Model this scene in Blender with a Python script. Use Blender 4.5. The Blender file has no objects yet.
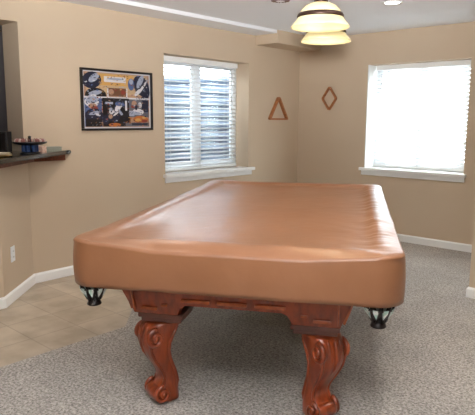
import bpy, bmesh, math, random
from mathutils import Vector, Matrix
random.seed(7)
PI = math.pi
sc = bpy.context.scene
COL = sc.collection

# ------------------------------------------------------------------ camera
YA = 0.7357344839684408
PITCH, ROLL, CAMH, FPX = 0.15615393, 0.0060861, 1.3996569, 557.535
def heading(v):            # photo heading frame (x right, y ahead) -> room frame (x along wall B, y along wall A)
    c, s = math.cos(YA), math.sin(YA)
    return Vector((v[0]*c - v[1]*s, v[0]*s + v[1]*c, v[2]))
cp, sp = math.cos(PITCH), math.sin(PITCH)
fw = Vector((0, cp, -sp)); up = Vector((0, sp, cp)); rt = Vector((1, 0, 0))
c_, s_ = math.cos(ROLL), math.sin(ROLL)
r2 = rt*c_ + up*s_; u2 = up*c_ - rt*s_
R_, U_, F_ = heading(r2), heading(u2), heading(fw)
cam = bpy.data.cameras.new('camera'); camo = bpy.data.objects.new('camera', cam); COL.objects.link(camo)
cam.sensor_width = 36; cam.sensor_fit = 'HORIZONTAL'; cam.lens = FPX*36/475; cam.clip_start = .02
camo.matrix_world = Matrix(((R_.x, U_.x, -F_.x, 0), (R_.y, U_.y, -F_.y, 0), (R_.z, U_.z, -F_.z, CAMH), (0, 0, 0, 1)))
sc.camera = camo

# ------------------------------------------------------------------ world, lights, exposure
w = bpy.data.worlds.new('world'); sc.world = w; w.use_nodes = True
bg = w.node_tree.nodes['Background']; bg.inputs[0].default_value = (.86, .93, 1, 1); bg.inputs[1].default_value = 9.0
def lamp(name, kind, loc, power, color=(1, 1, 1), rot=(0, 0, 0), size=.2, **k):
    l = bpy.data.lights.new(name, kind); o = bpy.data.objects.new(name, l); COL.objects.link(o)
    o.location = loc; o.rotation_euler = rot; l.energy = power; l.color = color
    if kind == 'AREA': l.size = size
    if kind in ('POINT', 'SPOT'): l.shadow_soft_size = size
    for a, b in k.items(): setattr(l, a, b)
    return o
WARM = (1, .92, .82)
# the ceiling downlight in view, plus unseen spots added as fill light
DOWNLIGHT_AND_FILL = [(-2.40, 4.63), (-.4, 3.9), (-3.4, 2.7), (-1.1, 2.6), (-3.0, .2), (-.6, -1.0)]
for x, y in DOWNLIGHT_AND_FILL:
    lamp('downlight_and_fill_lamp', 'SPOT', (x, y, 2.40), 26, WARM, (0, 0, 0), .06, spot_size=2.5, spot_blend=.9)
# the photographer's flash bounced off the ceiling behind the camera
lamp('bounce_flash', 'SPOT', (.02, -.02, 1.62), 600, (.97, .99, 1), (math.radians(128), 0, YA), .12, spot_size=1.75, spot_blend=.7)
lamp('flash', 'SPOT', (.03, -.05, 1.62), 20, (.97, .98, 1), (math.radians(84), 0, YA), .05, spot_size=1.5, spot_blend=.8)
vs = sc.view_settings
vs.view_transform = 'Standard'; vs.look = 'None'; vs.gamma = 1; vs.exposure = 0.9; vs.use_curve_mapping = False

# ------------------------------------------------------------------ materials
def rgb(r, g, b):
    f = lambda v: (v/255/12.92) if v/255 <= .04045 else ((v/255+.055)/1.055)**2.4
    return (f(r), f(g), f(b), 1)
def mat(name, col, rough=.5, coat=0, metal=0, noise=None, bump=None, emit=None, spec=.5, trans=0, coords='Object'):
    """noise=(scale, colour2, (sx,sy,sz), detail); bump=(scale, strength, dist)"""
    m = bpy.data.materials.new(name); m.use_nodes = True
    n, l = m.node_tree.nodes, m.node_tree.links
    b = n['Principled BSDF']; b.inputs['Base Color'].default_value = col
    b.inputs['Roughness'].default_value = rough; b.inputs['Coat Weight'].default_value = coat
    b.inputs['Coat Roughness'].default_value = .12
    b.inputs['Metallic'].default_value = metal; b.inputs['Specular IOR Level'].default_value = spec
    tc = n.new('ShaderNodeTexCoord')
    if noise:
        mp = n.new('ShaderNodeMapping'); mp.inputs['Scale'].default_value = noise[2]
        t = n.new('ShaderNodeTexNoise'); t.inputs['Scale'].default_value = noise[0]; t.inputs['Detail'].default_value = noise[3]
        r = n.new('ShaderNodeValToRGB'); r.color_ramp.elements[0].color = col; r.color_ramp.elements[1].color = noise[1]
        r.color_ramp.elements[0].position = .38; r.color_ramp.elements[1].position = .62
        l.new(tc.outputs[coords], mp.inputs[0]); l.new(mp.outputs[0], t.inputs['Vector']); l.new(t.outputs['Fac'], r.inputs[0]); l.new(r.outputs[0], b.inputs['Base Color'])
    if bump:
        t2 = n.new('ShaderNodeTexNoise'); t2.inputs['Scale'].default_value = bump[0]; t2.inputs['Detail'].default_value = 4
        bp = n.new('ShaderNodeBump'); bp.inputs['Strength'].default_value = bump[1]; bp.inputs['Distance'].default_value = bump[2]
        l.new(tc.outputs[coords], t2.inputs['Vector']); l.new(t2.outputs['Fac'], bp.inputs['Height']); l.new(bp.outputs[0], b.inputs['Normal'])
    if emit:
        b.inputs['Emission Color'].default_value = emit[0]; b.inputs['Emission Strength'].default_value = emit[1]
    if trans:
        tr = n.new('ShaderNodeBsdfTranslucent'); tr.inputs[0].default_value = col
        mx = n.new('ShaderNodeMixShader'); mx.inputs[0].default_value = trans
        l.new(b.outputs[0], mx.inputs[1]); l.new(tr.outputs[0], mx.inputs[2]); l.new(mx.outputs[0], n['Material Output'].inputs[0])
    return m
M = {}
M['wall'] = mat('wall_paint', rgb(198, 177, 152), .75, noise=(1.5, rgb(200, 180, 155), (1, 1, 1), 2), bump=(70, .12, .002))
M['ceil'] = mat('ceiling_paint', rgb(238, 238, 240), .85, bump=(60, .25, .003))
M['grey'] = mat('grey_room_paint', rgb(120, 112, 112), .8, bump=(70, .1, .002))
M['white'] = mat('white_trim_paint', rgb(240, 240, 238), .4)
M['vinyl'] = mat('white_vinyl', rgb(235, 238, 240), .35)
M['slat'] = mat('blind_slat', rgb(244, 244, 244), .45, trans=.5)
M['cover'] = mat('tan_leatherette', rgb(146, 99, 68), .34, coat=.05, noise=(3, rgb(138, 92, 61), (1, 1, 1), 5), bump=(14, .10, .02))
M['wood'] = mat('cherry_wood', rgb(148, 62, 24), .28, coat=.45, noise=(6, rgb(116, 44, 16), (6, 6, .7), 4), bump=(30, .05, .002))
M['wood2'] = mat('cherry_wood_dark', rgb(100, 48, 34), .3, coat=.4, noise=(8, rgb(82, 38, 26), (1, 6, 6), 4))
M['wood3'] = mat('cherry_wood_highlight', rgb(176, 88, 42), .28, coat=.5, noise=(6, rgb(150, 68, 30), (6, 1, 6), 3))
M['oak'] = mat('oak_rack', rgb(176, 112, 64), .45, coat=.2, noise=(14, rgb(150, 92, 52), (4, 1, 4), 3))
M['barwood'] = mat('bar_trim_wood', rgb(128, 66, 38), .4, noise=(10, rgb(96, 48, 28), (2, 8, 8), 3))
M['black'] = mat('black_plastic', rgb(22, 22, 26), .35)
M['frame'] = mat('black_frame', rgb(26, 22, 22), .3)
M['pocket'] = mat('black_leather', rgb(26, 20, 20), .35, bump=(60, .2, .002))
M['pearl'] = mat('pearl_inlay', rgb(240, 244, 242), .15, coat=.5, noise=(30, rgb(180, 215, 205), (1, 1, 1), 2))
M['granite'] = mat('dark_granite', rgb(70, 68, 62), .12, noise=(90, rgb(28, 28, 28), (1, 1, 1), 6), coat=.5)
M['slate'] = mat('green_baize', rgb(40, 96, 70), .9)
M['brass'] = mat('dark_bronze', rgb(62, 42, 34), .4, metal=.6)
M['shade'] = mat('lit_alabaster', rgb(196, 184, 150), .3, noise=(5, rgb(176, 160, 118), (1, 1, 2), 3), emit=(rgb(255, 230, 158), .26))
M['bulb'] = mat('lit_bulb', rgb(255, 250, 230), .3, emit=(rgb(255, 240, 200), 2))
M['canlens'] = mat('lit_lens', rgb(255, 250, 240), .3, emit=(rgb(255, 250, 240), 6))
M['bluechip'] = mat('blue_chips', rgb(50, 84, 140), .35, noise=(120, rgb(24, 40, 76), (.01, .01, 1), 1))
M['redchip'] = mat('red_chip', rgb(150, 98, 90), .4)
M['whitechip'] = mat('white_chip', rgb(198, 178, 168), .4)
M['plate'] = mat('cream_ceramic', rgb(222, 212, 190), .25)
M['gold'] = mat('brass_rim', rgb(196, 158, 90), .3, metal=.7)
M['card'] = mat('card_box_print', rgb(228, 208, 190), .5, noise=(90, rgb(206, 150, 130), (1, 1, 1), 1))
M['tin'] = mat('grey_green_tin', rgb(140, 142, 128), .4)
M['steel'] = mat('galvanised_steel', rgb(84, 98, 118), .6)
M['brick'] = mat('pale_brick', rgb(150, 128, 120), .8, noise=(14, rgb(140, 84, 70), (1, 1, 2), 2))
M['gravel'] = mat('gravel', rgb(150, 150, 145), .9, noise=(30, rgb(110, 108, 102), (1, 1, 1), 4))
M['cord'] = mat('blind_cord', rgb(225, 225, 220), .7)
M['vent'] = mat('vent_brown', rgb(120, 96, 84), .5)
M['slot'] = mat('outlet_slot', rgb(70, 62, 56), .6)

def carpet_mat():
    m = bpy.data.materials.new('speckled_carpet'); m.use_nodes = True
    n, l = m.node_tree.nodes, m.node_tree.links; b = n['Principled BSDF']
    b.inputs['Roughness'].default_value = 1; b.inputs['Specular IOR Level'].default_value = .1
    b.inputs['Sheen Weight'].default_value = .2
    tc = n.new('ShaderNodeTexCoord')
    t = n.new('ShaderNodeTexNoise'); t.inputs['Scale'].default_value = 74; t.inputs['Detail'].default_value = 6; t.inputs['Roughness'].default_value = .75
    r = n.new('ShaderNodeValToRGB'); e = r.color_ramp.elements
    e[0].position = .36; e[0].color = rgb(98, 91, 85); e[1].position = .62; e[1].color = rgb(206, 198, 189)
    t2 = n.new('ShaderNodeTexNoise'); t2.inputs['Scale'].default_value = 2.2; t2.inputs['Detail'].default_value = 3
    mx = n.new('ShaderNodeMix'); mx.data_type = 'RGBA'; mx.blend_type = 'MULTIPLY'; mx.inputs[0].default_value = 1
    r2_ = n.new('ShaderNodeValToRGB'); r2_.color_ramp.elements[0].position = .4; r2_.color_ramp.elements[1].position = .6
    r2_.color_ramp.elements[0].color = (.86, .86, .86, 1); r2_.color_ramp.elements[1].color = (1, 1, 1, 1)
    l.new(tc.outputs['Object'], t.inputs['Vector']); l.new(tc.outputs['Object'], t2.inputs['Vector'])
    l.new(t.outputs['Fac'], r.inputs[0]); l.new(t2.outputs['Fac'], r2_.inputs[0])
    l.new(r.outputs[0], mx.inputs[6]); l.new(r2_.outputs[0], mx.inputs[7]); l.new(mx.outputs[2], b.inputs['Base Color'])
    bp = n.new('ShaderNodeBump'); bp.inputs['Strength'].default_value = .7; bp.inputs['Distance'].default_value = .008
    l.new(t.outputs['Fac'], bp.inputs['Height']); l.new(bp.outputs[0], b.inputs['Normal'])
    return m
M['carpet'] = carpet_mat()
def tile_mat():
    m = bpy.data.materials.new('stone_tile'); m.use_nodes = True
    n, l = m.node_tree.nodes, m.node_tree.links; b = n['Principled BSDF']
    b.inputs['Roughness'].default_value = .42
    tc = n.new('ShaderNodeTexCoord'); mp = n.new('ShaderNodeMapping'); mp.inputs['Location'].default_value = (3.27+.33*20, -1.64+.33*20, 0)
    bt = n.new('ShaderNodeTexBrick'); bt.offset = 0; bt.squash = 1
    bt.inputs['Scale'].default_value = 1; bt.inputs['Brick Width'].default_value = .33; bt.inputs['Row Height'].default_value = .33
    bt.inputs['Mortar Size'].default_value = .005; bt.inputs['Mortar Smooth'].default_value = .1
    bt.inputs['Color1'].default_value = rgb(198, 184, 164); bt.inputs['Color2'].default_value = rgb(184, 169, 148); bt.inputs['Mortar'].default_value = rgb(172, 158, 140)
    t = n.new('ShaderNodeTexNoise'); t.inputs['Scale'].default_value = 5; t.inputs['Detail'].default_value = 6
    r = n.new('ShaderNodeValToRGB'); r.color_ramp.elements[0].position = .35; r.color_ramp.elements[1].position = .65
    r.color_ramp.elements[0].color = rgb(222, 218, 214); r.color_ramp.elements[1].color = (1, 1, 1, 1)
    mx = n.new('ShaderNodeMix'); mx.data_type = 'RGBA'; mx.blend_type = 'MULTIPLY'; mx.inputs[0].default_value = 1
    l.new(tc.outputs['Object'], mp.inputs[0]); l.new(mp.outputs[0], bt.inputs['Vector']); l.new(tc.outputs['Object'], t.inputs['Vector'])
    l.new(t.outputs['Fac'], r.inputs[0]); l.new(bt.outputs['Color'], mx.inputs[6]); l.new(r.outputs[0], mx.inputs[7]); l.new(mx.outputs[2], b.inputs['Base Color'])
    return m
M['tile'] = tile_mat()
def glass_mat():
    m = bpy.data.materials.new('window_glass'); m.use_nodes = True
    n, l = m.node_tree.nodes, m.node_tree.links
    tr = n.new('ShaderNodeBsdfTransparent'); tr.inputs[0].default_value = (.93, .96, .96, 1); g = n.new('ShaderNodeBsdfGlossy'); g.inputs['Roughness'].default_value = .02
    mx = n.new('ShaderNodeMixShader'); mx.inputs[0].default_value = .06
    l.new(tr.outputs[0], mx.inputs[1]); l.new(g.outputs[0], mx.inputs[2]); l.new(mx.outputs[0], n['Material Output'].inputs[0])
    return m
M['glass'] = glass_mat()

# ------------------------------------------------------------------ mesh helpers
def add_box(bm, x0, x1, y0, y1, z0, z1, bev=0, mi=0):
    tmp = bmesh.new()
    vs_ = [tmp.verts.new((x, y, z)) for x in (x0, x1) for y in (y0, y1) for z in (z0, z1)]
    for f in ((0, 1, 3, 2), (4, 6, 7, 5), (0, 4, 5, 1), (2, 3, 7, 6), (0, 2, 6, 4), (1, 5, 7, 3)):
        tmp.faces.new([vs_[i] for i in f])
    if bev: bmesh.ops.bevel(tmp, geom=tmp.edges[:], offset=bev, segments=2, affect='EDGES', profile=.6)
    merge(bm, tmp, mi); return bm
def merge(bm, tmp, mi=0, M4=None):
    if M4 is not None: bmesh.ops.transform(tmp, matrix=M4, verts=tmp.verts[:])
    mp = {v: bm.verts.new(v.co) for v in tmp.verts}
    for f in tmp.faces:
        try:
            g = bm.faces.new([mp[v] for v in f.verts]); g.material_index = mi if mi else f.material_index; g.smooth = f.smooth
        except ValueError: pass
    tmp.free()
def add_prism(bm, pts, z0, z1, bev=0, mi=0):
    tmp = bmesh.new()
    b = [tmp.verts.new((p[0], p[1], z0)) for p in pts]; t = [tmp.verts.new((p[0], p[1], z1)) for p in pts]
    tmp.faces.new(b[::-1]); tmp.faces.new(t)
    for i in range(len(pts)):
        j = (i+1) % len(pts); tmp.faces.new((b[i], b[j], t[j], t[i]))
    if bev: bmesh.ops.bevel(tmp, geom=tmp.edges[:], offset=bev, segments=3, affect='EDGES')
    merge(bm, tmp, mi); return bm
def add_lathe(bm, prof, c=(0, 0), seg=40, mi=0, M4=None, close=True):
    tmp = bmesh.new(); rings = []
    for r, z in prof:
        if r < 1e-6: rings.append([tmp.verts.new((c[0], c[1], z))])
        else: rings.append([tmp.verts.new((c[0]+r*math.cos(2*PI*i/seg), c[1]+r*math.sin(2*PI*i/seg), z)) for i in range(seg)])
    for a, b in zip(rings, rings[1:]):
        for i in range(seg):
            j = (i+1) % seg
            if len(a) == 1 and len(b) == 1: continue
            if len(a) == 1: f = (a[0], b[j], b[i])
            elif len(b) == 1: f = (a[i], a[j], b[0])
            else: f = (a[i], a[j], b[j], b[i])
            tmp.faces.new(f).smooth = True
    if close:
        for r_ in (rings[0], rings[-1]):
            if len(r_) > 1: tmp.faces.new(r_)
    bmesh.ops.recalc_face_normals(tmp, faces=tmp.faces[:])
    merge(bm, tmp, mi, M4); return bm
def add_tube(bm, pts, rad, seg=10, closed=False, mi=0, flat=None):
    pts = [Vector(p) for p in pts]; n = len(pts); rings = []
    rad = rad if isinstance(rad, (list, tuple)) else [rad]*n
    tmp = bmesh.new(); prev = None
    for i, p in enumerate(pts):
        a = pts[(i-1) % n] if (closed or i > 0) else p; b = pts[(i+1) % n] if (closed or i < n-1) else p
        t = (b-a).normalized()
        if prev is None:
            ref = Vector((0, 0, 1)) if abs(t.z) < .9 else Vector((1, 0, 0)); u = t.cross(ref).normalized()
        else: u = (prev - t*prev.dot(t)).normalized()
        prev = u; v = t.cross(u)
        rings.append([tmp.verts.new(p + (u*math.cos(2*PI*k/seg)+v*math.sin(2*PI*k/seg))*rad[i]) for k in range(seg)])
    m = n if closed else n-1
    for i in range(m):
        a, b = rings[i], rings[(i+1) % n]
        for k in range(seg):
            j = (k+1) % seg; tmp.faces.new((a[k], a[j], b[j], b[k])).smooth = True
    if not closed: tmp.faces.new(rings[0][::-1]); tmp.faces.new(rings[-1])
    bmesh.ops.recalc_face_normals(tmp, faces=tmp.faces[:])
    merge(bm, tmp, mi); return bm
def obj(name, bm, m, parent=None, smooth=False, recalc=True):
    if recalc: bmesh.ops.recalc_face_normals(bm, faces=bm.faces[:])
    me = bpy.data.meshes.new(name); 
    if smooth:
        for f in bm.faces: f.smooth = True
    bm.to_mesh(me); bm.free()
    for x in (m if isinstance(m, list) else [m]): me.materials.append(x)
    o = bpy.data.objects.new(name, me); COL.objects.link(o)
    if parent: o.parent = parent
    return o
def tag(o, label, cat, group=None, kind=None):
    o['label'] = label; o['category'] = cat
    if group: o['group'] = group
    if kind: o['kind'] = kind
    return o
def thing(name, label, cat, loc=(0, 0, 0), rotz=0, group=None):
    o = bpy.data.objects.new(name, None); COL.objects.link(o); o.location = loc; o.rotation_euler = (0, 0, rotz)
    o.empty_display_size = .1
    return tag(o, label, cat, group)
def struct(name, bm, m, parent=None):
    o = obj(name, bm, m, parent)
    if not parent: o['kind'] = 'structure'
    return o
def copy_tree(o, parent=None):
    kids = list(o.children); c = o.copy(); COL.objects.link(c); c.parent = parent
    for k in kids: copy_tree(k, c)
    return c
def B(*a, **k): return add_box(bmesh.new(), *a, **k)

# ------------------------------------------------------------------ structure
XA, YB = -4.396, 6.039             # inner faces of the window walls
HC, HS = 2.41, 2.375               # tray ceiling, soffit strips
WT = .27
A0, A1, AZ0, AZ1 = 3.745, 5.04, .835, 2.052     # window in wall A
B0, B1, BZ0, BZ1 = -3.40, -2.205, .835, 2.048   # window in wall B
XR, YK = 2.4, -2.0
PX = -3.965                         # face of the bar's half wall
# wall A with window and bar opening
OY = 2.235; OZ = 2.16
bm = bmesh.new()
add_box(bm, XA-WT, XA, OY, A0, 0, HC)
add_box(bm, XA-WT, XA, A1, YB+WT, 0, HC)
add_box(bm, XA-WT, XA, A0, A1, 0, AZ0); add_box(bm, XA-WT, XA, A0, A1, AZ1, HC)
struct('wall_left', bm, M['wall'])
struct('wall_left_header', B(XA-WT, XA, YK, OY, OZ, HC), M['wall'])
bm = bmesh.new()
add_box(bm, XA, B0, YB, YB+WT, 0, HC); add_box(bm, B1, XR, YB, YB+WT, 0, HC)
add_box(bm, B0, B1, YB, YB+WT, 0, BZ0); add_box(bm, B0, B1, YB, YB+WT, BZ1, HC)
struct('wall_far', bm, M['wall'])
struct('wall_right', B(XR, XR+.12, YK, YB+WT, 0, HC), M['wall'])
struct('wall_near', B(XA-WT, XR+.12, YK-.12, YK, 0, HC), M['wall'])
struct('wall_alcove', B(-1.52, XR, 4.45, YB, 0, HC), M['wall'])
# half wall under the bar, with its chamfered corner
bm = bmesh.new()
add_prism(bm, [(XA-WT, OY), (XA-WT, YK), (PX, YK), (PX, 1.80), (XA, 2.262), (XA, OY)], 0, 1.095)
struct('wall_bar', bm, M['wall'])
# room behind the opening
struct('wall_kitchen', B(-6.6, -6.5, YK-.12, 3.5, 0, HC), M['grey'])
struct('wall_kitchen_end', B(-6.5, XA-WT, 3.4, 3.5, 0, HC), M['grey'])
struct('wall_kitchen_start', B(-6.5, XA-WT, YK-.12, YK, 0, HC), M['grey'])
# floors
tile_poly = [(XA, 3.58), (XA, YK), (-3.0, YK), (-3.0, 2.18)]
bm = bmesh.new(); add_prism(bm, tile_poly, -.10, 0); add_box(bm, -6.6, XA, YK-.12, 3.5, -.10, 0)
struct('floor_tile', bm, M['tile'])
bm = bmesh.new(); add_prism(bm, [(-3.0, YK), (XR+.12, YK), (XR+.12, YB), (XA, YB), (XA, 3.58), (-3.0, 2.18)], -.10, .002)
struct('floor', bm, M['carpet'])
# ceiling: raised tray with lower strips along the left wall and at the right
bm = B(XA-WT, XR+.12, YK-.12, YB+WT, HC, HC+.1); add_box(bm, -6.6, XA-WT, YK-.12, 3.5, HC, HC+.1)
struct('ceiling', bm, M['ceil'])
struct('ceiling_strip', B(XA, -4.083, YK, 5.16, HS, HC), M['ceil'])
struct('ceiling_strip_right', B(-2.03, XR, YK, YB, HS, HC), M['ceil']) if False else None
struct('wall_boxing', B(XA, -4.075, 5.16, YB, 2.268, HC), M['wall'])

# baseboards
BH, BT = .087, .014
def base(name, pts, close_profile=True):
    """pts: polyline on the floor, room side on the left of travel"""
    bm = bmesh.new(); prof = [(0, .002), (BT, .002), (BT, BH-.014), (BT*.45, BH-.003), (BT*.35, BH), (0, BH)]
    P = [Vector((p[0], p[1])) for p in pts]; rows = []
    for i, p in enumerate(P):
        d0 = (p-P[i-1]).normalized() if i else (P[1]-p).normalized(); d1 = (P[i+1]-p).normalized() if i < len(P)-1 else d0
        n0 = Vector((-d0.y, d0.x)); n1 = Vector((-d1.y, d1.x)); m = (n0+n1).normalized(); k = 1/max(.3, m.dot(n0))
        rows.append([bm.verts.new((p.x+m.x*o*k, p.y+m.y*o*k, z)) for o, z in prof])
    for a, b in zip(rows, rows[1:]):
        for i in range(len(prof)):
            j = (i+1) % len(prof); bm.faces.new((a[i], a[j], b[j], b[i]))
    bm.faces.new(rows[0]); bm.faces.new(rows[-1][::-1])
    return struct(name, bm, M['white'])
base('baseboard_left', [(XA, YB), (XA, 2.262), (PX, 1.80), (PX, YK)])
base('baseboard_far', [(-1.52, YB), (XA+BT, YB)])
base('baseboard_alcove', [(XR, 4.45), (-1.52, 4.45), (-1.52, YB-BT)])
base('baseboard_right', [(XR, YK), (XR, 4.45-BT)])

bm = B(B0, B0+.012, YB, YB+.2, BZ0+.004, BZ1)  # white strip added on the left reveal to stand in for daylight spill
struct('daylit_reveal_strip', bm, M['white'])
# window sills (stool board + apron) and frames
def sill(name, horizontal, lo, hi, z):
    bm = bmesh.new()
    if horizontal == 'A':
        add_box(bm, XA-.16, XA, lo+.0, hi, z-.012, z+.004)
        add_box(bm, XA, XA+.055, lo-.03, hi+.07, z-.03, z+.004, .004)
        add_box(bm, XA, XA+.018, lo-.01, hi+.05, z-.085, z-.03, .003)
    else:
        add_box(bm, lo, hi, YB, YB+.16, z-.012, z+.004)
        add_box(bm, lo-.045, hi+.03, YB-.055, YB, z-.03, z+.004, .004)
        add_box(bm, lo-.03, hi+.015, YB-.018, YB, z-.085, z-.03, .003)
    return struct(name, bm, M['white'])
sill('trim_1', 'A', A0, A1, AZ0); sill('trim_2', 'B', B0, B1, BZ0)
def window(name, axis, lo, hi, z0, z1, outward):
    """local: u along wall, v outward from room, z up"""
    def bx(bm, u0, u1, v0, v1, a, b):
        if axis == 'A': add_box(bm, XA-v1, XA-v0, u0, u1, a, b, .003)
        else: add_box(bm, u0, u1, YB+v0, YB+v1, a, b, .003)
    f = .05; mid = (lo+hi)/2 
    bm = bmesh.new()
    bx(bm, lo, lo+f, .20, WT, z0, z1); bx(bm, hi-f, hi, .20, WT, z0, z1)
    bx(bm, lo+f, hi-f, .20, WT, z0, z0+f); bx(bm, lo+f, hi-f, .20, WT, z1-f, z1)
    bx(bm, mid-.04, mid+.04, .205, WT-.005, z0+f, z1-f)
    wd = struct(name, bm, M['vinyl'])
    for a, b in ((lo+f, mid-.04), (mid+.04, hi-f)):
        bm = bmesh.new(); g = .03
        bx(bm, a, a+g, .215, .245, z0+f, z1-f); bx(bm, b-g, b, .215, .245, z0+f, z1-f)
        bx(bm, a+g, b-g, .215, .245, z0+f, z0+f+g); bx(bm, a+g, b-g, .215, .245, z1-f-g, z1-f)
        obj('sash', bm, M['vinyl'], wd)
        bm = bmesh.new(); 
        if axis == 'A': add_box(bm, XA-.232, XA-.228, a+g, b-g, z0+f+g, z1-f-g)
        else: add_box(bm, a+g, b-g, YB+.228, YB+.232, z0+f+g, z1-f-g)
        obj('pane', bm, M['glass'], wd)
    return wd
window('window_1', 'A', A0, A1, AZ0+.004, AZ1, -1)
window('window_2', 'B', B0, B1, BZ0+.004, BZ1, 1)

# window well outside the left window, open to the sky
bm = bmesh.new(); xo = XA-WT-.01; ym = (A0+A1)/2; ny = 36; nz = 60
prev = None
for k in range(nz+1):
    z = .35 + 1.58*k/nz; ro = .018*math.sin(k/nz*2*PI*11)
    ring = []
    for i in range(ny+1):
        t = PI*i/ny; ring.append(bm.verts.new((xo-(.95+ro)*math.sin(t)**.6 if 0 < i < ny else xo, ym-(.85+ro)*math.cos(t), z)))
    if prev:
        for i in range(ny): bm.faces.new((prev[i], prev[i+1], ring[i+1], ring[i]))
    prev = ring
o = obj('window_well', bm, M['steel'], smooth=True)
md = o.modifiers.new('thickness', 'SOLIDIFY'); md.thickness = .004
tag(o, 'corrugated metal window well outside the left window, behind the blind', 'window well')
bm = bmesh.new(); add_box(bm, xo-1.2, xo, ym-1.0, ym+1.0, .30, .35)
obj('ground_outside', bm, M['gravel'])['kind'] = 'structure'
# low brick garden wall past the well
bm = bmesh.new()
for r in range(16):
    for c in range(12):
        y = ym-1.4+c*.235+(r % 2)*.11; add_box(bm, xo-2.6, xo-2.5, y, y+.22, 1.35+r*.085, 1.35+r*.085+.072, .004)
tag(obj('garden_wall', bm, M['brick']), 'pale reddish brick wall seen through the top of the left window', 'wall')

# ------------------------------------------------------------------ blinds
def blind(axis, lo, hi, z0, z1, label, tilt, v, n):
    t = thing('window_blind', label, 'blind', (XA-v, (lo+hi)/2, z1) if axis == 'A' else ((lo+hi)/2, YB+v, z1), 0 if axis == 'B' else PI/2, 'white slatted window blinds')
    W = (hi-lo)/2-.006; H = z1-z0       # local x along the wall, y outward (+) , z down from the head
    obj('head_rail', B(-W, W, -.03, .025, -.058, -.002, .004), M['white'], t)
    obj('bottom_rail', B(-W+.005, W-.005, -.024, .022, -H+.012, -H+.032, .004), M['white'], t)
    bm = bmesh.new(); top, bot = -.075, -H+.05
    for i in range(n):
        z = top+(bot-top)*i/(n-1); tmp = bmesh.new(); hw = .024; rows = []
        for s in (-W+.005, W-.005):
            row = []
            for j in range(7):
                q = -1+j/3; yy = q*hw*math.cos(tilt); zz = q*hw*math.sin(tilt)+.003*(1-q*q)
                row.append(tmp.verts.new((s, yy, z+zz)))
            rows.append(row)
        for j in range(6): tmp.faces.new((rows[0][j], rows[0][j+1], rows[1][j+1], rows[1][j])).smooth = True
        merge(bm, tmp)
    s = obj('slats', bm, M['slat'], t, recalc=False); md = s.modifiers.new('thick', 'SOLIDIFY'); md.thickness = .0025
    bm = bmesh.new()
    for x in (-W*.72, 0, W*.72):
        for y in (-.0285, .0265): add_tube(bm, [(x, y, -.05), (x, y, -H+.03)], .0014, 6)
    obj('ladder_cord', bm, M['cord'], t)
    bm = bmesh.new(); x = W*.93
    add_tube(bm, [(x, -.036, -.05), (x, -.036, -H*.72)], .0016, 6); add_lathe(bm, [(0, -H*.72-.05), (.008, -H*.72-.045), (.006, -H*.72-.01), (0, -H*.72)], (x, -.036), 12)
    obj('pull_cord', bm, M['cord'], t)
    bm = bmesh.new(); add_tube(bm, [(-W*.86, -.038, -.05), (-W*.86, -.038, -H*.6)], .004, 8)
    obj('tilt_wand', bm, M['vinyl'], t)
    return t
# axis A local x -> room +Y after 90 deg turn, local y -> room -X (outward)
blind('A', A0+.01, A1-.045, AZ0+.004, AZ1, 'white slatted blind in the left window, open slats showing blue-grey outside', .30, .16, 25)
blind('B', B0+.03, B1-.01, BZ0+.004, BZ1, 'white slatted blind in the right window, washed out by bright daylight', .85, .16, 25)

# ------------------------------------------------------------------ pool table
TX, TY, TR = -2.240, 2.803, math.radians(30.14)
HW, HL = .750, 1.325
table = thing('pool_table', 'carved cherry wood pool table under the tan cover, standing on the carpet', 'pool table', (TX, TY, 0), TR)
# slate bed and rails (under the cover)
obj('bed', B(-.58, .58, -1.16, 1.16, .72, .775), M['slate'], table)
for nm, a in (('rail', (-.66, -.54, -1.15, 1.15)), ('rail', (.54, .66, -1.15, 1.15)), ('rail', (-.53, .53, -1.24, -1.12)), ('rail', (-.53, .53, 1.12, 1.24))):
    obj(nm, B(a[0], a[1], a[2], a[3], .655, .80, .01), M['wood'], table)
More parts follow.
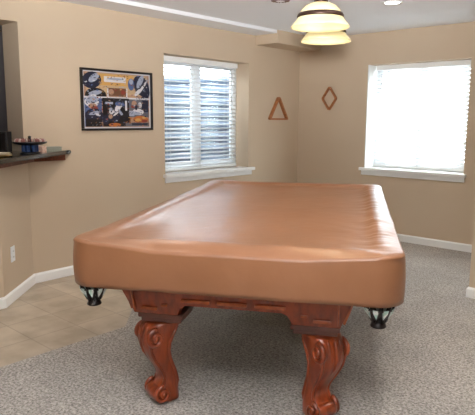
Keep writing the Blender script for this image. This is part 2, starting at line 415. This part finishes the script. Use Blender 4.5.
# apron panels: slanted boards that step down over the legs
def apron(L, half, name='apron'):
    """board in local (u, z) facing -v; L=half length"""
    zt, zm, zb = .690, .540, .483; lw = .215
    pts = [(-L, zt), (-L, zb), (-L+lw, zb), (-L+lw+.008, zb+.02), (-L+lw+.022, zm-.012), (-L+lw+.045, zm)]
    full = pts + [(-u, z) for u, z in pts[::-1]]
    bm = bmesh.new(); sl = .36
    off = lambda z: (z-zb)*sl
    f = [bm.verts.new((u + (0 if abs(u) < L else math.copysign(off(z), u)), -off(z), z)) for u, z in full]
    k = [bm.verts.new((u*.97 + (0 if abs(u) < L else math.copysign(off(z)*.9, u)), -off(z)+.03, z)) for u, z in full]
    n = len(f); bm.faces.new(f); bm.faces.new(k[::-1])
    for i in range(n):
        j = (i+1) % n; bm.faces.new((f[i], k[i], k[j], f[j]))
    bmesh.ops.triangulate(bm, faces=[x for x in bm.faces if len(x.verts) > 4])
    mb = bmesh.new()
    def strip(u0, u1, z0, z1):
        t = bmesh.new(); add_box(t, u0, u1, -.008, .004, 0, (z1-z0), .003)
        ang = math.atan(sl)
        merge(mb, t, 0, Matrix.Translation((0, -off(z0)-.007, z0)) @ Matrix.Rotation(ang*.5 if z1-z0 < 0 else (ang if z1-z0 > .05 else -.1), 4, 'X'))
    def frame(u0, u1, z0, z1, w=.007):
        strip(u0, u1, z0, z0+w); strip(u0, u1, z1-w, z1); strip(u0, u0+w, z0+w, z1-w); strip(u1-w, u1, z0+w, z1-w)
    for s in (-1, 1):
        a, b = sorted((s*(L-.04), s*(L-.12))); strip(a, b, .505, .520)
        a, b = sorted((s*(L-.145), s*(L-.175))); strip(a, b, .528, .541)
        a, b = sorted((s*(L-.004), s*(L-.012))); strip(a, b, .50, .66)
        a, b = sorted((s*(L-.022), s*(L-.190))); strip(a, b, .652, .662)
    inner = L-lw-.01; nseg = max(3, round(2*inner/.155)); wseg = 2*inner/nseg
    for i in range(nseg): strip(-inner+i*wseg+.018, -inner+(i+1)*wseg-.018, .560, .576)
    strip(-inner-.03, inner+.03, .606, .613)
    return bm, mb
AX, AY = .487, 1.135
for ang, L, d in ((0, AX, AY), (PI, AX, AY), (PI/2, AY, AX), (-PI/2, AY, AX)):
    bm, mb = apron(L, d); T = Matrix.Rotation(ang, 4, 'Z') @ Matrix.Translation((0, -d, 0))
    for b in (bm, mb): bmesh.ops.transform(b, matrix=T, verts=b.verts[:])
    a = obj('apron', bm, M['wood'], table); obj('moulding', mb, M['wood3'], a)
# legs
def leg(sx, sy):
    e = Vector((sx, sy, 0)).normalized(); w = Vector((-e.y, e.x, 0)); c0 = Vector((sx*(AX-.120), sy*(AY-.112), 0)) + Vector((.008, 0, 0))
    # rows: z, outward offset, half depth along e, half width along w
    rows = [(.415, .018, .088, .086), (.405, .028, .092, .085), (.385, .042, .092, .083), (.35, .060, .084, .080), (.31, .072, .074, .077),
            (.27, .070, .065, .072), (.23, .055, .057, .064), (.19, .034, .050, .056), (.16, .018, .046, .051), (.13, .008, .045, .050),
            (.105, .010, .052, .056), (.08, .020, .062, .062), (.05, .026, .068, .066), (.025, .018, .062, .062), (.012, .010, .056, .056), (.003, .008, .052, .053)]
    rows = [(z*1.05 if z > .01 else z, o, hd, hw) for z, o, hd, hw in rows]
    bm = bmesh.new(); N = 28; rings = []
    for z, o, hd, hw in rows:
        ring = []
        for i in range(N):
            t = 2*PI*i/N; cx = math.copysign(abs(math.cos(t))**.72, math.cos(t)); cy = math.copysign(abs(math.sin(t))**.72, math.sin(t))
            ring.append(bm.verts.new(c0 + e*(o+hd*cx) + w*(hw*cy) + Vector((0, 0, z))))
        rings.append(ring)
    for a, b in zip(rings, rings[1:]):
        for i in range(N): bm.faces.new((a[i], a[(i+1) % N], b[(i+1) % N], b[i])).smooth = True
    bm.faces.new(rings[0]); bm.faces.new(rings[-1])
    lg = obj('leg', bm, M['wood'], table)
    md = lg.modifiers.new('sub', 'SUBSURF'); md.levels = 1; md.render_levels = 2
    # carving: volutes on both sides, flowing ridges down the leg, foot roll
    bm = bmesh.new()
    def spiral(cu, cz, r0, turns, side, start, dirn, rad, lat):
        pts = []; rr = []
        n = int(22*turns)
        for k in range(n+1):
            f = k/n; a = start + dirn*f*turns*2*PI; r = r0*(1-.82*f)
            pts.append(c0 + e*(cu+r*math.cos(a)) + w*(side*(lat + .010*f)) + Vector((0, 0, cz+r*math.sin(a)))); rr.append(rad*(1-.35*f))
        add_tube(bm, pts, rr, 8)
        add_lathe(bm, [(0, .0), (r0*.3, .004), (r0*.34, .014), (r0*.2, .022), (0, .024)], seg=14,
                  M4=Matrix.Translation(c0+e*cu+w*(side*(lat-.006))+Vector((0, 0, cz))) @ (w*side).to_track_quat('Z', 'Y').to_matrix().to_4x4())
    for side in (-1, 1):
        spiral(.098, .358, .046, 1.5, side, PI*.55, -1, .013, .070)
        spiral(.058, .058, .042, 1.5, side, PI*.5, -1, .012, .060)
        for q, wd in ((-.75, .009), (.80, .009)):
            pts = [c0 + e*(o+hd*q*.9) + w*(side*(hw*.86)) + Vector((0, 0, z)) for z, o, hd, hw in rows[2:12]]
            add_tube(bm, pts, [.003]+[wd]*(len(pts)-2)+[.003], 8)
    # broad leaf on the knee
    for q in (-1, 0, 1):
        pts = [c0 + e*(o+hd*.97-abs(q)*.008) + w*(q*f) + Vector((0, 0, z)) for (z, o, hd, hw), f in zip(rows[1:7], (.034, .034, .030, .022, .014, .006))]
        add_tube(bm, pts, [.004, .010, .012, .010, .007, .003], 10)
    # toe roll
    pts = [c0 + e*(.070) + w*(-.062+.124*k/8) + Vector((0, 0, .055)) for k in range(9)]
    add_tube(bm, pts, [.028, .036, .039, .040, .040, .040, .039, .036, .028], 14)
    obj('scroll_carving', bm, M['wood'], lg)
    x, y = c0.x, c0.y; bm = bmesh.new()
    add_box(bm, x-.112, x+.112, y-.112, y+.112, .459, .482, .006); add_box(bm, x-.100, x+.100, y-.100, y+.100, .436, .459, .006)
    obj('leg_cap', bm, M['wood2'], lg)
for sx in (-1, 1):
    for sy in (-1, 1): leg(sx, sy)
# leather drop pockets with net of straps and pearl inlays
def pocket(x, y, ang):
    bm = bmesh.new(); N = 9; zt = .70
    ring = lambda r, z: [(r*math.cos(2*PI*k/24), r*math.sin(2*PI*k/24), z) for k in range(24)]
    add_tube(bm, ring(.062, zt), .009, 8, closed=True); add_tube(bm, ring(.058, .628), .005, 8, closed=True)
    for k in range(N):
        a = 2*PI*k/N
        for s in (-1, 1):
            b = a+s*PI/N
            add_tube(bm, [(.062*math.cos(a), .062*math.sin(a), zt), (.058*math.cos(a), .058*math.sin(a), .628), (.030*math.cos(b), .030*math.sin(b), .572)], .0055, 6)
    add_lathe(bm, [(0, .541), (.028, .542), (.033, .545), (.034, .550), (.029, .560), (.026, .568), (.029, .578), (.025, .582), (.016, .570), (0, .566)], seg=20)
    T = Matrix.Translation((x, y, 0)) @ Matrix.Rotation(ang, 4, 'Z')
    bmesh.ops.transform(bm, matrix=T, verts=bm.verts[:])
    p = obj('pocket', bm, M['pocket'], table, smooth=False)
    bm = bmesh.new()
    for k in range(N):      # pale drops between the straps
        a = 2*PI*k/N + PI/N; c, s = math.cos(a), math.sin(a)
        t = bmesh.new(); V = [t.verts.new(v) for v in ((-.011, .055, .632), (.011, .055, .632), (.010, .050, .616), (0, .033, .586), (-.010, .050, .616))]
        t.faces.new(V); r = bmesh.ops.extrude_face_region(t, geom=t.faces[:]); bmesh.ops.translate(t, verts=[v for v in r['geom'] if isinstance(v, bmesh.types.BMVert)], vec=(0, .009, 0))
        merge(bm, t, 0, T @ Matrix.Rotation(a-PI/2, 4, 'Z'))
    obj('pearl_inlay', bm, M['pearl'], p)
for sx in (-1, 1):
    for sy in (-1, 1): pocket(sx*.645, sy*1.235, math.atan2(sy, sx))
    pocket(sx*.66, 0, 0 if sx > 0 else PI)

# fitted cover
def cover():
    from mathutils import noise
    bm = bmesh.new(); prof = []     # (inset d from outer edge, z, corner radius)
    Z0, ZT = .653, .863
    for k in range(9):
        f = k/8; prof.append((.006-.012*math.sin(f*PI)*.4-.004*(1-f)+.004, Z0+(ZT-.014-Z0)*f, .115-.01*f))
    for k in range(1, 7):
        a = k/6*PI/2; prof.append((.010+.014*(1-math.cos(a)), ZT-.014+.014*math.sin(a), .100))
    for d, z in ((.035, .001), (.045, .002), (.06, .003), (.075, .003), (.09, .002), (.105, -.001), (.115, -.005), (.125, -.010), (.135, -.017), (.145, -.023), (.155, -.027), (.165, -.030), (.18, -.033), (.21, -.037), (.25, -.040), (.30, -.042), (.36, -.043), (.42, -.044), (.48, -.044), (.54, -.044), (.60, -.044), (.66, -.044), (.695, -.044)):
        prof.append((d, ZT+z, max(.01, .10-d*.6)))
    nc = 10; nx, ny_ = 90, 170; rings = []
    for pi_, (d, z, r) in enumerate(prof):
        a, b = HW-d, HL-d; r = min(r*1.15, a*.9); pts = []
        def seg(p, q, n): return [(p[0]+(q[0]-p[0])*i/n, p[1]+(q[1]-p[1])*i/n) for i in range(n)]
        def arc(cx, cy, a0): return [(cx+r*math.cos(a0+PI/2*i/nc), cy+r*math.sin(a0+PI/2*i/nc)) for i in range(nc)]
        pts += seg((a, -b+r), (a, b-r), ny_) + arc(a-r, b-r, 0) + seg((a-r, b), (-a+r, b), nx) + arc(-a+r, b-r, PI/2)
        pts += seg((-a, b-r), (-a, -b+r), ny_) + arc(-a+r, -b+r, PI) + seg((-a+r, -b), (a-r, -b), nx) + arc(a-r, -b+r, PI*1.5)
        ring = []
        for i, (x, y) in enumerate(pts):
            cor = max(0, 1-math.hypot(HW-abs(x), HL-abs(y))/.42)      # pulled tight over the corners, slack between them
            slack = (1-cor)**1.3 * (.034 if y < 0 and abs(x) < HW-.12 and HL-abs(y) < HW-abs(x) else .014)
            e = min(1, d/.13); zs = -slack*(1-e*e*(3-2*e)) * (min(1, (z-Z0)/(ZT-Z0)) if d <= .026 else 1)
            on_top = d > .026; n = noise.noise
            near = min(1, max(0, (-y-HL+.55)/.4)); zs += max(0, ZT-z)*(.30+.35*near) if d > .1 else 0
            if not on_top:
                g = (1-(z-Z0)/(ZT-Z0)); wv = .006*g*n(Vector((x*3.1, y*3.1, z*1.5))) + .004*g*n(Vector((x*9, y*9, z*2))) + .0045*n(Vector((x*5, y*5, z*.8+9))) + .0016*n(Vector((x*15, y*15, z*5)))
                v = Vector((x, y)).normalized(); dz = .004*n(Vector((x*2.5, y*2.5, 3.3)))*g
                # fine gathers near the right rail
                ring.append(bm.verts.new((x+v.x*wv, y+v.y*wv, z+dz+zs)))
            else:
                dz = min(1, d/.06)*(.0045*n(Vector((x*2.2, y*2.2, .3))) + .0022*n(Vector((x*7, y*3, 5.1))) + .0012*n(Vector(((x+y)*12, (x-y)*4, 2.1))))
                e = min(d, .2)/.2
                dz += -.012*max(0, 1-abs(abs(x)-(HW-.15))/.12)*0
                if x > HW-.22:      # puckers across the right rail
                    k = max(0, 1-abs(x-(HW-.11))/.11); dz += k*(.0065*n(Vector((x*3, y*13, 1.7))) + .0035*n(Vector((x*7, y*30, 4.7))))
                if x < -HW+.22:
                    k = max(0, 1-abs(x+(HW-.11))/.11); dz += .0025*k*n(Vector((x*3, y*7, 7.7)))
                if y < -HL+.25:
                    k = max(0, 1-abs(y+HL-.12)/.12); dz += .0025*k*n(Vector((x*6, y*5, 2.2)))
                ring.append(bm.verts.new((x, y, z+dz+zs)))
        rings.append(ring)
    N = len(rings[0])
    for a, b in zip(rings, rings[1:]):
        for i in range(N): bm.faces.new((a[i], a[(i+1) % N], b[(i+1) % N], b[i])).smooth = True
    f = bm.faces.new(rings[-1]); f.smooth = False; bmesh.ops.triangulate(bm, faces=[f])
    o = obj('table_cover', bm, M['cover']); o.location = (TX, TY, 0); o.rotation_euler = (0, 0, TR)
    md = o.modifiers.new('thick', 'SOLIDIFY'); md.thickness = .003; md.offset = 1
    tag(o, 'fitted tan brown leatherette cover stretched over the pool table top', 'table cover')
    # hem seam
    bm = bmesh.new(); pts = []
    r = .108; a, b = HW+.0035, HL+.0035
    return o
cover()

# ------------------------------------------------------------------ billiard light
PL = [(-.38, .29), (.17, .29)]      # (along, across) in the table's frame
def tw(s, l): return (TX + s*math.cos(TR) - l*math.sin(TR), TY + s*math.sin(TR) + l*math.cos(TR))
cx, cy = tw(.308, -.105); ZR = 1.900
lt = thing('billiard_light', 'hanging billiard light with two cream glass bell shades over the table', 'pendant light', (cx, cy, ZR), TR)
for l in (-.275, .275):
    bm = bmesh.new()
    prof = [(.030, .132), (.056, .127), (.088, .112), (.112, .088), (.124, .066), (.130, .048), (.142, .030), (.158, .012), (.166, .002), (.167, -.005), (.162, -.006),
            (.152, .008), (.136, .026), (.124, .046), (.118, .064), (.106, .085), (.083, .107), (.052, .121), (.030, .126)]
    prof = [(r_*.95, z_*.97) for r_, z_ in prof]
    add_lathe(bm, prof, (0, l), 48, close=False); sh = obj('lamp_shade', bm, M['shade'], lt)
    bm = bmesh.new(); add_lathe(bm, [(.110, .072), (.119, .070), (.126, .058), (.127, .047), (.122, .045), (.115, .054), (.109, .066)], (0, l), 48, close=False)
    obj('shade_band', bm, M['brass'], sh)
    bm = bmesh.new(); add_lathe(bm, [(0, .124), (.034, .125), (.036, .138), (.022, .152), (.014, .200), (.010, .230), (0, .232)], (0, l), 24)
    add_tube(bm, [(0, l, .22), (0, l, .34)], .007, 10); obj('shade_fitter', bm, M['brass'], lt)
    bm = bmesh.new(); add_lathe(bm, [(0, .035), (.020, .042), (.030, .062), (.028, .085), (.016, .112), (.014, .122), (0, .124)], (0, l), 20); obj('bulb', bm, M['bulb'], lt)
bm = bmesh.new(); add_tube(bm, [(0, -.36, .34), (0, .36, .34)], .011, 12)
for l in (-.2, .2): add_tube(bm, [(0, l, .34), (0, l, HC-ZR-.01)], .005, 8)
obj('frame_bar', bm, M['brass'], lt)
bm = bmesh.new(); add_box(bm, -.05, .05, -.26, .26, HC-ZR-.03, HC-ZR, .006); obj('canopy', bm, M['brass'], lt)
for l in (-.275, .275):
    s = (cx - l*math.sin(TR), cy + l*math.cos(TR), ZR+.045)
    lamp('shade_lamp', 'POINT', s, 2.5, (1, .85, .62), size=.05)

# recessed downlights
def can(x, y, label):
    t = thing('recessed_light', label, 'ceiling light', (x, y, HC), 0, 'recessed ceiling lights')
    bm = bmesh.new(); add_lathe(bm, [(.062, -.004), (.085, -.006), (.092, -.001), (.092, 0), (.062, 0)], seg=36, close=False); obj('trim_ring', bm, M['white'], t)
    bm = bmesh.new(); add_lathe(bm, [(0, -.0035), (.062, -.0035)], seg=36, close=False); obj('lens', bm, M['canlens'], t)
can(-2.40, 4.63, 'small round lit recessed light in the ceiling above the right window side')
# round vent on the ceiling, its near rim just in frame
t = thing('ceiling_vent', 'round brownish slotted vent on the ceiling at the top edge of the photo', 'vent', (-3.03, 3.87, HC))
bm = bmesh.new(); add_lathe(bm, [(0, -.022), (.05, -.022), (.085, -.016), (.10, -.004), (.10, 0), (0, 0)], seg=36); obj('vent_body', bm, M['ceil'], t)
bm = bmesh.new()
for k in range(16):
    a = 2*PI*k/16; add_tube(bm, [(.04*math.cos(a), .04*math.sin(a), -.021), (.078*math.cos(a), .078*math.sin(a), -.017)], .006, 8)
obj('vent_slots', bm, M['vent'], t)

# ------------------------------------------------------------------ wall things
# framed collage on wall A
PY0, PY1, PZ0, PZ1 = 2.778, 3.578, 1.295, 1.845
pic = thing('framed_picture', 'black framed sports collage poster hanging on the wall left of the window', 'picture', (XA, (PY0+PY1)/2, (PZ0+PZ1)/2), PI/2)
PW, PH = (PY1-PY0)/2, (PZ1-PZ0)/2     # local: x -> room +Y, y -> room -X (into wall), front is -y
bm = bmesh.new(); fw_ = .020
add_box(bm, -PW, PW, -.026, -.001, PH-fw_, PH, .003); add_box(bm, -PW, PW, -.026, -.001, -PH, -PH+fw_, .003)
add_box(bm, -PW, -PW+fw_, -.026, -.001, -PH+fw_, PH-fw_, .003); add_box(bm, PW-fw_, PW, -.026, -.001, -PH+fw_, PH-fw_, .003)
obj('frame', bm, M['frame'], pic)
cols = {'w': (226, 222, 226), 'n': (36, 40, 62), 'k': (28, 26, 30), 's': (168, 176, 196), 'o': (196, 112, 52), 'b': (120, 84, 60), 't': (206, 176, 138),
        'r': (150, 62, 50), 'u': (84, 104, 150), 'p': (188, 146, 120), 'g': (110, 108, 116), 'y': (220, 170, 96)}
keys = list(cols); pm = [mat('print_'+k, rgb(*[int(v*.92) for v in cols[k]]), .3) for k in keys]
bm = bmesh.new(); IW, IH = PW-fw_, PH-fw_
lay = [0]
def quad(c, pts):
    """pts in 0..1 picture coordinates, x right, y down"""
    lay[0] += 1; y = -.008-.00002*lay[0]
    v = [bm.verts.new((-IW+2*IW*x, y, IH-2*IH*yy)) for x, yy in pts]; f = bm.faces.new(v); f.material_index = keys.index(c)
def ell(c, x, y, rx, ry, rot=0, n=16, a0=0, a1=2*PI):
    quad(c, [(x+rx*math.cos(t)*math.cos(rot)-ry*math.sin(t)*math.sin(rot), y+rx*math.cos(t)*math.sin(rot)+ry*math.sin(t)*math.cos(rot)) for t in [a0+(a1-a0)*i/n for i in range(n)]])
def rec(c, x0, y0, x1, y1, sk=0): quad(c, [(x0+sk, y0), (x1+sk, y0), (x1, y1), (x0, y1)])
rec('w', 0, 0, 1, 1); rec('p', .02, .02, .98, .98)
rec('t', .05, .03, .95, .40); rec('y', .22, .04, .74, .24); rec('w', .30, .08, .62, .18); rec('b', .34, .28, .62, .42); ell('p', .40, .35, .04, .05); ell('b', .50, .34, .03, .06); ell('r', .57, .35, .03, .04); ell('s', .46, .12, .12, .02)
rec('w', .34, .29, .36, .50); rec('w', .62, .28, .64, .46)
# dark uniformed shoulders and helmets
ell('n', .13, .16, .13, .15, .4); ell('s', .16, .12, .05, .10, .7); ell('k', .18, .42, .15, .13); ell('s', .17, .38, .10, .04, -.3); ell('w', .13, .44, .06, .03, -.3)
ell('n', .86, .22, .12, .20, -.3); ell('s', .84, .14, .04, .13, .35); ell('w', .88, .24, .02, .14, .5); ell('u', .70, .20, .05, .11); ell('s', .70, .15, .03, .05); ell('n', .93, .36, .06, .12, .2); ell('w', .80, .34, .03, .08, .6)
rec('w', .02, .44, .98, .47)
rec('u', .02, .47, .26, .97); rec('k', .27, .46, .66, .97); rec('g', .66, .47, .97, .80); rec('n', .86, .48, .97, .70)
rec('s', .31, .53, .42, .57); rec('u', .46, .54, .58, .60); rec('w', .60, .50, .63, .68)
ell('w', .12, .54, .10, .09); ell('s', .13, .50, .09, .06, -.2); ell('p', .13, .61, .06, .05); ell('r', .16, .64, .05, .03)
ell('n', .15, .78, .13, .13); ell('s', .16, .73, .09, .03, -.3); ell('w', .20, .76, .04, .02, .4); rec('k', .03, .84, .26, .97)
ell('n', .43, .76, .10, .12); ell('w', .40, .70, .04, .05); ell('s', .39, .66, .03, .03); ell('p', .38, .79, .03, .04); ell('w', .50, .62, .04, .09, .5); ell('s', .53, .72, .02, .08, -.5); ell('w', .46, .74, .015, .06, .8)
ell('u', .50, .56, .05, .04); ell('k', .60, .84, .08, .10); ell('n', .31, .85, .05, .09)
ell('o', .44, .94, .09, .035); ell('o', .84, .84, .12, .07); ell('y', .80, .85, .05, .03); ell('r', .90, .87, .05, .025); ell('y', .89, .81, .03, .018)
ell('w', .80, .70, .09, .06); ell('s', .78, .73, .06, .03); rec('s', .66, .68, .74, .78); ell('p', .74, .55, .04, .06); ell('r', .72, .60, .03, .03); ell('w', .83, .57, .03, .05); ell('n', .77, .62, .02, .05)
rec('g', .60, .90, .97, .97); rec('n', .70, .91, .95, .95)
rn = random.Random(3)
for i in range(420):
    x, y = rn.uniform(.03, .97), rn.uniform(.03, .97)
    pal = 'tbpgrytpsb' if y < .43 and .2 < x < .75 else ('nnksugnkwu' if y < .43 else ('onrbogyk' if y > .8 and x > .6 else 'nkugsnbkgrup'))
    ell(rn.choice(pal), x, y, rn.uniform(.004, .022), rn.uniform(.003, .012), rn.uniform(-1.2, 1.2), 6)
obj('print', bm, pm, pic, recalc=False)
obj('backing', B(-IW, IW, -.0078, -.001, -IH, IH), M['black'], pic)

def rack(name, pts, r, axis, label, cat_obj, thick):
    """closed rounded wooden frame, hung flat on a wall; pts in local (x, z)"""
    n = len(pts); path = []
    for i, p in enumerate(pts):
        p = Vector(p); a = Vector(pts[i-1]); b = Vector(pts[(i+1) % n]); da = (a-p).normalized(); db = (b-p).normalized()
        s, e = p+da*r*1.6, p+db*r*1.6
        for k in range(7):
            t = k/6; path.append(s*(1-t)**2 + p*2*t*(1-t) + e*t*t)
    bm = bmesh.new(); rows = []; m = len(path)
    for i, p in enumerate(path):
        a, b = path[i-1], path[(i+1) % m]; d = (b-a).normalized(); nrm = Vector((d.y, -d.x)); cx_ = sum((q.x for q in path))/m; cz_ = sum((q.y for q in path))/m
        if nrm.dot(p-Vector((cx_, cz_))) < 0: nrm = -nrm
        o_, i_ = p, p-nrm*thick
        rows.append([bm.verts.new(v) for v in ((o_.x, -.042, o_.y), (o_.x, -.002, o_.y), (i_.x, -.002, i_.y), (i_.x, -.042, i_.y))])
    for i in range(m):
        a, b = rows[i], rows[(i+1) % m]
        for k in range(4): bm.faces.new((a[k], a[(k+1) % 4], b[(k+1) % 4], b[k]))
    bmesh.ops.recalc_face_normals(bm, faces=bm.faces[:])
    o = obj(name, bm, M['oak']); md = o.modifiers.new('bev', 'BEVEL'); md.width = .004; md.segments = 2; md.limit_method = 'ANGLE'
    return tag(o, label, 'ball rack')
o = rack('triangle_rack', [(-.195, -.148), (.195, -.148), (0, .152)], .028, 'A', 'triangular oak ball rack hanging on the wall right of the left window', None, .022)
o.location = (XA, 5.585, 1.548); o.rotation_euler = (0, 0, PI/2)
o = rack('diamond_rack', [(0, -.155), (.110, 0), (0, .155), (-.110, 0)], .018, 'B', 'diamond shaped wooden ball rack hanging left of the right window', None, .016)
o.location = (-3.913, YB, 1.668)

# outlet on the chamfered corner
d = Vector((XA-PX, 2.262-1.80, 0)).normalized(); nrm = Vector((d.y, -d.x, 0)) * (1 if d.y > 0 else -1)
oc = Vector((-4.098, 0, .367)); tpar = (oc.x-PX)/(XA-PX); oc.y = 1.80+tpar*.462
t = thing('wall_outlet', 'small white electrical outlet low on the angled bar corner', 'outlet', oc, math.atan2(d.y, d.x)+PI)
# local x along the wall, front is whichever side the room is on
side = 1 if (Matrix.Rotation(math.atan2(d.y, d.x)+PI, 3, 'Z') @ Vector((0, 1, 0))).dot(Vector((1, 1, 0))) > 0 else -1
y0, y1 = sorted((side*.0005, side*.007))
obj('cover_plate', B(-.037, .037, y0, y1, -.06, .06, .002), M['vinyl'], t)
for z in (-.022, .022):
    y0, y1 = sorted((side*.006, side*.009)); sk = obj('socket', B(-.016, .016, y0, y1, z-.015, z+.015, .002), M['vinyl'], t)
    bm = bmesh.new(); y0, y1 = sorted((side*.0085, side*.0095)); add_box(bm, -.008, -.005, y0, y1, z-.006, z+.006); add_box(bm, .005, .008, y0, y1, z-.006, z+.006); obj('slot', bm, M['slot'], sk)

# ------------------------------------------------------------------ bar counter and what stands on it
CZ = 1.130
bm = bmesh.new()
cpts = [(-3.665, YK+.05), (-3.665, 1.69), (-4.335, 2.585), (-4.35, 2.635), (-4.365, 2.65), (XA+.002, 2.65), (XA+.003, OY-.003), (XA-WT-.30, OY-.003), (XA-WT-.30, YK+.05)]
add_prism(bm, cpts, CZ-.033, CZ, .006)
tag(obj('bar_counter', bm, M['granite']), 'dark speckled granite bar top on the half wall at left', 'counter')
bm = bmesh.new(); add_prism(bm, [(XA+.002, 2.58), (XA+.002, 2.268), (PX+.002, 1.802), (PX+.002, YK+.1), (PX+.03, YK+.1), (PX+.03, 1.815), (XA+.05, 2.29), (XA+.05, 2.58)], 1.045, CZ-.034, .002)
tag(obj('bar_trim', bm, M['barwood']), 'reddish wood moulding strip under the dark granite bar top', 'moulding')
# poker chip carousel
CX, CY = -4.095, 2.13
t = thing('chip_carousel', 'round black revolving poker chip holder with blue chips on the bar', 'chip holder', (CX, CY, CZ))
bm = bmesh.new(); add_lathe(bm, [(0, 0), (.075, 0), (.078, .008), (.06, .014), (.03, .016), (0, .016)], seg=32); obj('base', bm, M['black'], t)
bm = bmesh.new(); add_lathe(bm, [(0, .014), (.022, .014), (.022, .072), (0, .072)], seg=20); obj('core', bm, M['black'], t)
bm = bmesh.new(); add_lathe(bm, [(.02, .066), (.09, .070), (.122, .080), (.130, .092), (.126, .094), (.114, .085), (.09, .077), (.02, .073)], seg=40, close=False); obj('tray', bm, M['black'], t)
bm = bmesh.new(); add_lathe(bm, [(0, .08), (.012, .078), (.010, .12), (.014, .132), (0, .140)], seg=16); obj('knob', bm, M['black'], t)
chip = None
def cchip(z, r, h, m, x, y, rx, ry, rz, label, group):
    bm = bmesh.new(); add_lathe(bm, [(0, -h/2), (r*.97, -h/2), (r, -h/2+.0006), (r, h/2-.0006), (r*.97, h/2), (0, h/2)], seg=20)
    o = obj('poker_chip', bm, m); o.location = (x, y, z); o.rotation_euler = (rx, ry, rz)
    return tag(o, label, 'poker chip', group)
stackp = cchip(0, .0185, .0034, M['bluechip'], 0, 0, 0, 0, 0, 'blue poker chip in the stacks under the holder tray', 'blue poker chips')
first = True
for k in range(6):
    a = 2*PI*k/6+.2
    for j in range(14):
        o = stackp if first else stackp.copy()
        if not first: COL.objects.link(o)
        first = False; o.location = (CX+.045*math.cos(a), CY+.045*math.sin(a), CZ+.0180+j*.0036)
red = cchip(0, .0185, .0034, M['redchip'], 0, 0, 0, 0, 0, 'red poker chip standing on edge around the holder tray', 'red poker chips')
wht = cchip(0, .0185, .0034, M['whitechip'], 0, 0, 0, 0, 0, 'white poker chip standing on edge around the holder tray', 'white poker chips')
fr = fwht = True
for k in range(36):
    a = 2*PI*k/36
    if k % 3 == 2:
        o = wht if fwht else wht.copy(); new = not fwht; fwht = False
    else:
        o = red if fr else red.copy(); new = not fr; fr = False
    if new: COL.objects.link(o)
    o.location = (CX+.098*math.cos(a), CY+.098*math.sin(a), CZ+.080+.0185); o.rotation_euler = (PI/2, 0, a)
# black speaker-like box
t = thing('speaker_box', 'upright black box standing on the bar at the left edge', 'box', (-4.46, 2.085, CZ), math.radians(38))
obj('body', B(-.06, .06, -.045, .045, 0, .165, .006), M['black'], t)
bm = bmesh.new(); add_box(bm, -.05, .05, -.049, -.044, .015, .15, .002); obj('front_grille', bm, M['frame'], t)
# small dish pile
px_, py_ = -3.90, 1.80
for k, (r, m, lb) in enumerate(((.085, 'gold', 'brass coloured dish, lowest of the small dish pile on the bar'), (.078, 'plate', 'cream dish in the middle of the small dish pile on the bar'), (.072, 'plate', 'cream dish topmost of the small dish pile on the bar'))):
    bm = bmesh.new(); add_lathe(bm, [(0, 0), (r*.6, 0), (r*.95, .009), (r, .011), (r*.93, .012), (r*.6, .004), (0, .004)], seg=36)
    o = obj('dish', bm, M[m]); o.location = (px_, py_, CZ+.0005+k*.0085); tag(o, lb, 'dish', 'dishes on the bar')
t = thing('card_box', 'small cream playing card box with red print on the bar', 'card box', (-4.27, 2.315, CZ), math.radians(130))
obj('carton', B(-.045, .045, -.03, .03, 0, .045, .002), M['card'], t)
obj('lid_flap', B(-.045, .045, -.031, .031, .0452, .047, .0005), M['card'], t)
t = thing('domino_tin', 'flat grey green tin beside the card box at the bar end', 'tin', (-4.355, 2.46, CZ), math.radians(93))
obj('tin_body', B(-.075, .075, -.033, .033, 0, .022, .003), M['tin'], t)
obj('tin_lid', B(-.077, .077, -.035, .035, .0222, .034, .003), M['tin'], t)
